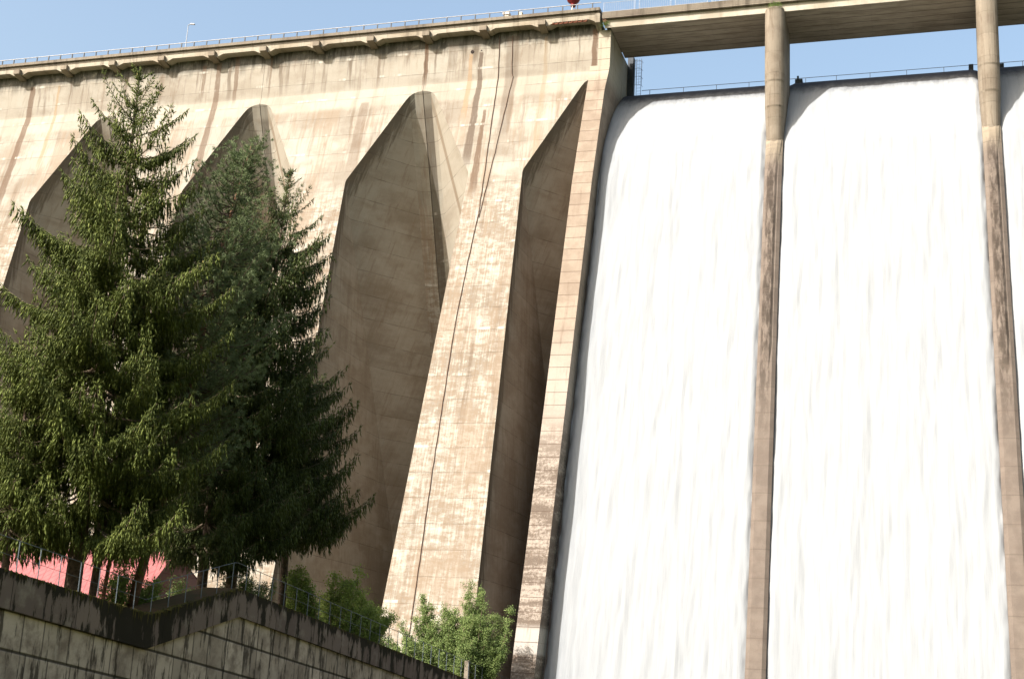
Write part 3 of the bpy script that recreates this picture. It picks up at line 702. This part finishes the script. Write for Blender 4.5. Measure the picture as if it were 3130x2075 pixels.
def tri_mesh(name, V, F, mat, parent=None):
    V = np.asarray(V, dtype=np.float32); F = np.asarray(F, dtype=np.int32)
    me = bpy.data.meshes.new(name); me.vertices.add(len(V)); me.vertices.foreach_set('co', V.ravel())
    k = F.shape[1]; me.loops.add(F.size); me.loops.foreach_set('vertex_index', F.ravel())
    me.polygons.add(len(F)); me.polygons.foreach_set('loop_start', np.arange(0, F.size, k, dtype=np.int32))
    me.polygons.foreach_set('loop_total', np.full(len(F), k, dtype=np.int32)); me.update(calc_edges=True)
    return link_mesh(name, me, mat, parent)
def norm(a): return a/np.maximum(1e-9, np.linalg.norm(a, axis=-1, keepdims=True))
def spray(P, D, L, W, rg, nside=6):
    """needle sprays: slim three-sided spindles from P along D (length L, half width W) bristling with short side shoots"""
    n = len(P); up = np.tile([0, 0, 1.], (n, 1)); a = norm(np.cross(D, up+rg.normal(0, .3, (n, 3)))); b = np.cross(D, a)
    L = L[:, None]; W = W[:, None]
    W0 = W; W = W*.95; mid = P + D*L*.4
    v = [P, mid+a*W, mid+(-.5*a+.87*b)*W, mid+(-.5*a-.87*b)*W, P+D*L]
    V = np.stack(v, 1).reshape(-1, 3); base = np.arange(n)[:, None]*5
    F = np.concatenate([base+np.array([[0,1,2]]), base+np.array([[0,2,3]]), base+np.array([[0,3,1]]), base+np.array([[4,2,1]]), base+np.array([[4,3,2]]), base+np.array([[4,1,3]])])
    Vs, Fs = [V], [F]; off = len(V); W = W0
    for k in range(nside):
        t = rg.uniform(.1, .9, (n, 1)); an = rg.uniform(0, 2*np.pi, (n, 1))
        s = norm(a*np.cos(an)+b*np.sin(an) + D*rg.uniform(.5, 1.1, (n, 1))); q = P + D*L*t
        l2 = W*rg.uniform(1.9, 4.0, (n, 1)); w2 = norm(np.cross(s, D))*W*.30
        V2 = np.stack([q-w2, q+w2, q+s*l2], 1).reshape(-1, 3); F2 = np.arange(n)[:, None]*3+np.array([[0,1,2]])+off
        Vs.append(V2); Fs.append(F2); off += len(V2)
    return np.concatenate(Vs), np.concatenate(Fs)

def conifer(name, label, base, top, rprof, mat, seed, zc0, density=1.0, hang=1.0, group='conifers behind the wall', cone=None, trunk_r=.26, bark=None, whorl=.86, kind='spruce', bare=6, az_bias=None):
    """rprof: [(fraction of height from the top 0..1, radius)]"""
    rg = np.random.default_rng(seed); base = np.array(base, float); top = np.array(top, float); H = top[2]-base[2]
    t = empty(name, tuple(base), label, 'tree', group)
    def axis(z): f = (z-base[2])/H; return base + (top-base)*f
    bow = rg.normal(0, .12, 2)
    tp = []; tr = []
    for i in range(14):
        f = i/13; p = base+(top-base)*f; p[:2] += bow*math.sin(f*3.1); p = p - (np.array([0,0,.4]) if i == 0 else 0); tp.append(tuple(p)); tr.append(max(.012, trunk_r*(1-f)**.9+.01))
    MB().tube(tp, tr, 10).build('trunk', bark or M_bark, t, True)
    SP, SD, SLn, SW = [], [], [], []; limbs = MB(); CP = []
    z = zc0
    while z < top[2]-.15:
        fr = (top[2]-z)/(top[2]-zc0); rad = float(np.interp(fr, [a for a, b in rprof], [b for a, b in rprof]))
        nb = max(3, int(round((8.5 if fr > .2 else 4.2)*density)))
        a0 = rg.uniform(0, 6.28)
        for k in range(nb):
            an = a0 + 6.283*k/nb + rg.normal(0, .25)
            L = rad*rg.uniform(.62, 1.12)
            if az_bias: L *= 1 + az_bias[1]*math.cos(an-az_bias[0])
            if L < .12: continue
            o = axis(z + rg.uniform(-.13, .13)); f = (o[2]-base[2])/H; o[:2] += bow*math.sin(f*3.1)
            dirh = np.array([math.cos(an), math.sin(an), 0]); side = np.array([-math.sin(an), math.cos(an), 0])
            # branch curve: rises near the top of the tree, sweeps down then lifts its tip lower down
            rise = np.interp(fr, [0, .14, .3, .5, 1], [1.15, .75, .2, 0, -.2]); sag = np.interp(fr, [0, .2, 1], [.02, .16, .26])
            npt = max(5, int(L/(.22 if fr > .25 else .13))); ss = np.linspace(0, 1, npt)
            C = o + dirh*(L*ss)[:, None] + np.array([0, 0, 1.])*(L*(rise*ss - sag*4*ss*(1-ss)*.6 + sag*.9*ss**3))[:, None]
            C += side*(L*.06*np.sin(ss*3+rg.uniform(0, 6)))[:, None]
            if L > .5: limbs.tube([tuple(c) for c in C[::2]] if npt > 6 else [tuple(c) for c in C], [max(.006, .028*(1-s)*min(1.6, L/2)+.006) for s in (ss[::2] if npt > 6 else ss)], 5, False)
            # side shoots
            for i in range(npt):
                s = ss[i]
                if s < .16 and L > 1.4 and kind == 'spruce': continue
                if L > 2 and s < .42 and rg.uniform() < .45: continue
                T = norm(C[min(i+1, npt-1)]-C[max(i-1, 0)])
                for sg in (-1, 1):
                    l1 = (L*.30*(1-s)+.22)*rg.uniform(.6, 1.2); l1 = min(l1, 1.25)*np.interp(fr, [0, .12, .3], [.45, .6, 1])
                    d1 = norm(side*sg*rg.uniform(.7, 1.1) + T*rg.uniform(.55, .95) + np.array([0, 0, rg.uniform(-.25, .12)+(.25 if fr < .15 else 0)]))
                    m = max(2, int(l1/.075))
                    for j in range(m):
                        q = C[i] + d1*l1*(j+.6)/m - np.array([0, 0, .18*l1*((j+.6)/m)**2])
                        # hanging comb twigs
                        hl = hang*np.interp(fr, [0, .13, .3, 1], [.03, .10, .55, .78])*rg.uniform(.35, 1.25)*(.5+.6*(1-s*.5))
                        if hl > .09 and rg.uniform() < .85:
                            dd = norm(np.array([rg.normal(0, .13), rg.normal(0, .13), -1]) + d1*.22)
                            n2 = max(1, int(hl/.2))
                            for e in range(n2):
                                SP.append(q + dd*hl*e/n2); SD.append(norm(dd+rg.normal(0, .12, 3))); SLn.append(hl/n2*1.35+.04); SW.append(.034*rg.uniform(.7, 1.3))
                        SP.append(q); SD.append(norm(d1+T*.3+rg.normal(0, .28, 3))); SLn.append(rg.uniform(.10, .20)*(1 if fr > .2 else .8)); SW.append(.023*rg.uniform(.7, 1.3))
                SP.append(C[i]); SD.append(norm(T+rg.normal(0, .3, 3))); SLn.append(rg.uniform(.16, .3)); SW.append(.02)
                if cone and s > .45 and fr < cone[1] and rg.uniform() < cone[0]: CP.append(C[i]+rg.normal(0, .1, 3)-np.array([0, 0, .06]))
            SP.append(C[-1]); SD.append(norm(C[-1]-C[-2])); SLn.append(.3); SW.append(.026)
        z += whorl*rg.uniform(.75, 1.25)*(.8 if fr < .2 else 1)
    # leader
    for i in range(170):
        dd = i*.016; q = axis(top[2]-dd); SP.append(q); SD.append(norm(np.array([rg.normal(0, .5+.25*dd), rg.normal(0, .5+.25*dd), .8]))); SLn.append(.14+.16*min(dd, 1.8)); SW.append(.021)
    SP, SD = np.array(SP), np.array(SD); SLn, SW = np.array(SLn), np.array(SW)
    V, F = spray(SP, SD, SLn, SW, rg); o = tri_mesh('crown', V, F, mat, t)
    limbs.build('limbs', M_twig if kind == 'spruce' else M_barkr, t)
    if cone and CP:
        rr = MB()
        for c in CP[:900]:
            l = rg.uniform(.08, .14); w = .022; x, y, zz = c; b = len(rr.v)
            rr.v += [(x, y, zz), (x+w, y, zz-l*.45), (x-w*.5, y+w*.87, zz-l*.45), (x-w*.5, y-w*.87, zz-l*.45), (x, y, zz-l)]
            rr.f += [(b, b+2, b+1), (b, b+3, b+2), (b, b+1, b+3), (b+4, b+1, b+2), (b+4, b+2, b+3), (b+4, b+3, b+1)]
        co = rr.build('cones', cone[2], t); co['kind'] = 'stuff'
    return t, len(F)

def pine(name, label, base, top, seed, zc0, rad):
    rg = np.random.default_rng(seed); base = np.array(base, float); top = np.array(top, float)
    t = empty(name, tuple(base), label, 'tree', 'conifers behind the wall')
    tp = []; tr = []
    for i in range(16):
        f = i/15; p = base+(top-base)*f + np.array([.28*math.sin(f*5), .15*math.cos(f*4), 0])*(f*(1-f)*3); tp.append(p); tr.append(.21*(1-f)**.8+.012)
    TP = np.array(tp); TP[0, 2] -= .4
    MB().tube([tuple(p) for p in TP], tr, 10).build('trunk', M_barkr, t, True)
    limbs = MB(); TC = []; TD = []
    z = zc0
    while z < top[2]-.2:
        f = (z-base[2])/(top[2]-base[2]); o = np.array([np.interp(f, np.linspace(0, 1, 16), TP[:, k]) for k in range(3)])
        fr = (top[2]-z)/(top[2]-zc0); r = float(np.interp(fr, [0, .1, .3, .6, 1], [.15, .28, .75, 1, .72]))*rad
        for k in range(5 if fr > .1 else 4):
            an = rg.uniform(0, 6.28); L = r*rg.uniform(.55, 1.15); d = np.array([math.cos(an), math.sin(an), 0])
            rise = np.interp(fr, [0, .3, 1], [.9, .45, .1]); n = max(4, int(L/.3)); ss = np.linspace(0, 1, n)
            C = o + d*(L*ss)[:, None] + np.array([0, 0, 1.])*(L*(rise*ss-.25*np.sin(ss*3.1)))[:, None] + np.cumsum(rg.normal(0, .035*L/n*3, (n, 3)), 0)
            limbs.tube([tuple(c) for c in C], [.028*(1-s)+.008 for s in ss], 5, False)
            for i in range(n):
                if ss[i] < .3: continue
                for _ in range(3):
                    dd = norm(d*.5+rg.normal(0, .6, 3)+np.array([0, 0, .2])); l = rg.uniform(.2, .75)*(1.1-ss[i]*.5)
                    m = max(1, int(l/.2))
                    for j in range(m): TC.append(C[i]+dd*l*(j+1)/m); TD.append(norm(dd+np.array([0, 0, .35])))
        z += .25*rg.uniform(.7, 1.3)
    TC, TD = np.array(TC), np.array(TD); K = 22
    P = np.repeat(TC, K, 0); D = norm(np.repeat(TD, K, 0)*.75 + rg.normal(0, .62, (len(P), 3))); P = P + rg.normal(0, .035, P.shape)
    L = rg.uniform(.11, .2, (len(P), 1)); w = norm(np.cross(D, rg.normal(0, 1, P.shape)))*.013
    V = np.stack([P-w, P+w, P+D*L], 1).reshape(-1, 3); F = np.arange(len(P))[:, None]*3+np.array([[0,1,2]])
    tri_mesh('crown', V, F, M_pin, t); limbs.build('limbs', M_bark, t)
    return t, len(F)

def shrub(name, label, base, lobes, nleaf, seed, mat, leaf=.07, group=None, cat='bush'):
    """lobes: list of (dx, dy, height, radius)"""
    rg = np.random.default_rng(seed); t = empty(name, base, label, cat, group); b = np.array(base)
    st = MB(); TC = []
    for (dx, dy, h, r) in lobes:
        top = b+np.array([dx, dy, h]); nst = 9
        for k in range(nst):
            a = rg.uniform(0, 6.28); e = top + np.array([math.cos(a)*r*rg.uniform(.1, .9), math.sin(a)*r*rg.uniform(.1, .9), -h*rg.uniform(0, .5)])
            n = 9; ss = np.linspace(0, 1, n)[:, None]; C = b + np.array([dx, dy, 0])*.6 + (e-b-np.array([dx, dy, 0])*.6)*ss + np.array([math.cos(a), math.sin(a), 0])*r*.25*np.sin(ss*3.1)
            C += np.cumsum(rg.normal(0, .04, C.shape), 0)
            st.tube([tuple(c) for c in C], [.035*(1-i/(n-1))+.008 for i in range(n)], 5, False)
            for i in range(2, n):
                for _ in range(5):
                    d = norm(rg.normal(0, 1, 3)+np.array([0, 0, .5])); l = rg.uniform(.25, .75)*r*.5
                    st.tube([tuple(C[i]), tuple(C[i]+d*l)], [.01, .004], 3, False)
                    for q in np.linspace(.25, 1, 5): TC.append(C[i]+d*l*q)
    TC = np.array(TC); idx = rg.integers(0, len(TC), nleaf); P = TC[idx]+rg.normal(0, .10, (nleaf, 3))
    D = norm(rg.normal(0, 1, (nleaf, 3))+np.array([0, 0, -.2])); A = norm(np.cross(D, rg.normal(0, 1, (nleaf, 3)))); s = rg.uniform(.7, 1.35, (nleaf, 1))*leaf
    V = np.stack([P, P+D*s*.5+A*s*.34, P+D*s, P+D*s*.5-A*s*.34], 1).reshape(-1, 3); F = np.arange(nleaf)[:, None]*4+np.array([[0,1,2,3]])
    tri_mesh('foliage', V, F, mat, t); st.build('stems', M_twig, t); return t

tot = 0
_, n1 = conifer('spruce_tree', 'tallest spruce with upswept spiky top, left of the dark slots', (-31.7, 46.2, 2.2), (-31.65, 46.2, 24.75),
        [(0, .10), (.05, .55), (.12, 1.5), (.2, 2.35), (.32, 3.25), (.5, 4.2), (.75, 4.8), (1, 4.3)], M_spr, 11, 5.8, density=1.15, hang=1.0, cone=(.05, .9, M_cone2), trunk_r=.34)
_, n2 = pine('pine_tree', 'blue-green bushy pine with reddish trunk leaning right between the two spruces', (-31.4, 49.9, 2.1), (-28.75, 51.2, 23.2), 21, 8.5, 3.5)
_, n3 = conifer('spruce_tree', 'spruce with a cone covered top to the right of the pine', (-30.84, 57.2, 3.2), (-29.95, 57.4, 24.35),
        [(0, .10), (.06, .7), (.15, 1.7), (.3, 2.8), (.5, 3.5), (.8, 3.9), (1, 3.5)], M_spr2, 31, 6.9, density=1.2, hang=.9, cone=(.30, .45, M_cone), trunk_r=.26)
_, n4 = conifer('spruce_tree', 'narrow spruce hidden behind the pine, only its cone hung tip showing', (-31.0, 54.9, 3.0), (-30.85, 55.0, 24.0),
        [(0, .10), (.06, .45), (.15, 1.0), (.3, 1.8), (.6, 2.6), (1, 3.0)], M_spr2, 41, 5.8, density=1.1, hang=.8, cone=(.30, .4, M_cone), trunk_r=.24)
_, n5 = conifer('spruce_tree', 'dark spruce at the right end of the row with long low branches', (-30.3, 61.6, 3.0), (-30.2, 61.6, 16.6),
        [(0, .10), (.08, .8), (.2, 1.9), (.4, 2.8), (.7, 3.6), (1, 4.0)], M_spr2, 51, 7.8, density=1.15, hang=.85, cone=(.1, .5, M_cone), trunk_r=.2)
_, n6 = conifer('spruce_tree', 'younger spruce low in front of the tallest one at the left edge', (-33.0, 43.8, 2.2), (-33.0, 43.8, 12.5),
        [(0, .10), (.1, .8), (.3, 1.7), (.6, 2.2), (1, 2.1)], M_spr, 61, 4.7, hang=.8, cone=(.03, .9, M_cone2), trunk_r=.16)
print('conifer faces', n1, n2, n3, n4, n5, n6)
# thin trunks between them
def bare_trunk(x, y, z, h, r, lean, label, mat):
    o = MB().tube([(x, y, z-.5), (x+lean*.5, y, z+h*.5), (x+lean, y+.1, z+h)], [r, r*.8, r*.5], 8).build('trunk', mat)
    return o
for (x, y, z, h, r, ln, lab, mt) in ((-31.6, 47.4, 2.2, 6, .17, .3, 'dark slim tree trunk right of the thick spruce trunk', M_bark), (-31.5, 48.0, 2.2, 5, .09, .35, 'thin reddish sapling trunk beside the dark slim trunk', M_barkr)):
    t = empty('young_tree', (x, y, z), lab, 'tree', 'young trees under the conifers'); o = bare_trunk(x, y, z, h, r, ln, lab, mt); o.parent = t; o.matrix_parent_inverse = Matrix.Translation((-x, -y, -z))
    rg = np.random.default_rng(int(h*10)); n = 1500; P = np.array([x+ln, y, z+h]) + rg.normal(0, .6, (n, 3))*np.array([1, 1, .8]); D = norm(rg.normal(0, 1, (n, 3))); A = norm(np.cross(D, rg.normal(0, 1, (n, 3)))); s = .09
    V = np.stack([P, P+D*s*.5+A*s*.34, P+D*s, P+D*s*.5-A*s*.34], 1).reshape(-1, 3); tri_mesh('crown', V, np.arange(n)[:, None]*4+np.array([[0,1,2,3]]), M_lf2, t)
# shrubs
G = 'leafy bushes behind the wall fence'
shrub('bush', 'bright green bush with two rounded heads in front of the sunlit buttress', (-27.6, 82.0, .1), [(.9, 0, 6.2, 1.5), (.2, .3, 5.4, 1.7), (-.6, .2, 4.6, 1.5), (1.9, .1, 4.4, 1.3), (2.3, .2, 2.6, 1.2), (-2.9, .2, 5.3, .7), (-3.4, -.3, 3.6, 1.2), (-4.8, 0, 2.6, 1.1), (-1.3, 0, 4.6, 1.5), (-1.8, -.3, 3.2, 1.4), (.6, -.3, 2.8, 1.7)], 170000, 5, M_lf, .085, G)
shrub('bush', 'light green bush under the low right branches of the dark spruce', (-28.95, 64.6, 1.8), [(-.6, -2.5, 3.4, 1.3), (.1, .6, 3.5, 1.3), (.5, 2.4, 2.7, 1.2), (.9, 4.4, 1.9, 1.0)], 40000, 6, M_lf2, .1, G)
shrub('bush', 'straggly green bush beside the fence left of the buttress foot', (-28.9, 68.3, 1.0), [(0, 0, 2.3, .9), (.5, 1.6, 1.5, .8)], 6500, 7, M_lf, .075, G)
shrub('bush', 'yellow-green bush glowing between the slim trunks', (-31.9, 49.6, 1.9), [(0, 0, 2.5, .9), (.5, 1.3, 2.0, .8)], 8000, 8, M_lf2, .09, G)
shrub('bush', 'low bush in front of the red roof left of the gable', (-31.4, 53.6, 2.4), [(0, 0, 1.4, .9), (-.9, -1.3, .9, .7)], 4500, 9, M_lf, .075, G)
shrub('bush', 'sparse low bush at the foot of the slanting pine trunk', (-30.9, 58.2, 3.0), [(0, 0, 1.6, 1.0), (.4, 1.5, 1.4, .9)], 6000, 10, M_lf, .075, G)
# stone marker post behind the fence
mp = MB().box(-27.0, -26.72, 80.4, 80.6, -1.2, 1.5).build('marker_post', plain('pale_stone', (.20,.17,.135), .9)); tag(mp, 'pale stone post behind the fence at the foot of the big bush', 'post')
# tufts on the pier and wall tops
def tuft(x, y, z, label, seed, pink=False):
    rg = np.random.default_rng(seed); t = empty('wall_plant', (x, y, z), label, 'plant', 'weeds rooted on the spillway concrete'); n = 420
    D = norm(rg.normal(0, 1, (n, 3))*np.array([1, .6, .7])+np.array([0, -.3, .35])); P = np.array([x, y, z])+D*rg.uniform(.02, .42, (n, 1))*np.array([1.25, .7, .8]); A = norm(np.cross(D, rg.normal(0, 1, (n, 3)))); L = .13
    V = np.stack([P, P+D*L*.5+A*.016, P+D*L, P+D*L*.5-A*.016], 1).reshape(-1, 3); tri_mesh('leaves', V, np.arange(n)[:, None]*4+np.array([[0,1,2,3]]), M_lf, t)
    if pink:
        n = 160; P = np.array([x+.12, y-.05, z+.32])+rg.normal(0, .09, (n, 3)); D = norm(rg.normal(0, 1, (n, 3))); A = norm(np.cross(D, rg.normal(0, 1, (n, 3))))
        V = np.stack([P, P+D*.03+A*.02, P+D*.06, P+D*.03-A*.02], 1).reshape(-1, 3); tri_mesh('flowers', V, np.arange(n)[:, None]*4+np.array([[0,1,2,3]]), plain('dry_pink_flowers', (.42,.24,.17), .9), t)
tuft(-24.0, 97.35, 52.25, 'green weed with faded pink flowers on top of the training wall', 3, True)
tuft(-10.3, 97.1, 52.35, 'small grassy tuft on the rounded top of the first pier', 4)

# ------------------------------------------------------------ light
sd = Vector((.72, 1, -1.05)).normalized()
sun = bpy.data.lights.new('sun', 'SUN'); sun.energy = 5.0; sun.angle = R_(.5); sun.color = (1, .95, .87)
so = bpy.data.objects.new('sun', sun); COL.objects.link(so); so.rotation_euler = sd.to_track_quat('-Z', 'Y').to_euler(); so.location = (0, 0, 80)
w = bpy.data.worlds.new('World'); scene.world = w; w.use_nodes = True
sky = w.node_tree.nodes.new('ShaderNodeTexSky'); sky.sky_type = 'NISHITA'; sky.sun_disc = False
sky.sun_elevation = math.asin(-sd.z); sky.sun_rotation = math.atan2(-sd.x, -sd.y)
sky.air_density = 1.6; sky.dust_density = 8.5; sky.ozone_density = 1.0; sky.altitude = 500
bg = w.node_tree.nodes['Background']; w.node_tree.links.new(sky.outputs[0], bg.inputs[0]); bg.inputs[1].default_value = .15
scene.view_settings.view_transform = 'Standard'; scene.view_settings.look = 'None'; scene.view_settings.gamma = 1
scene.view_settings.exposure = 0.86; scene.view_settings.use_curve_mapping = False
scene.render.engine = 'CYCLES'
scene.cycles.max_bounces = 6
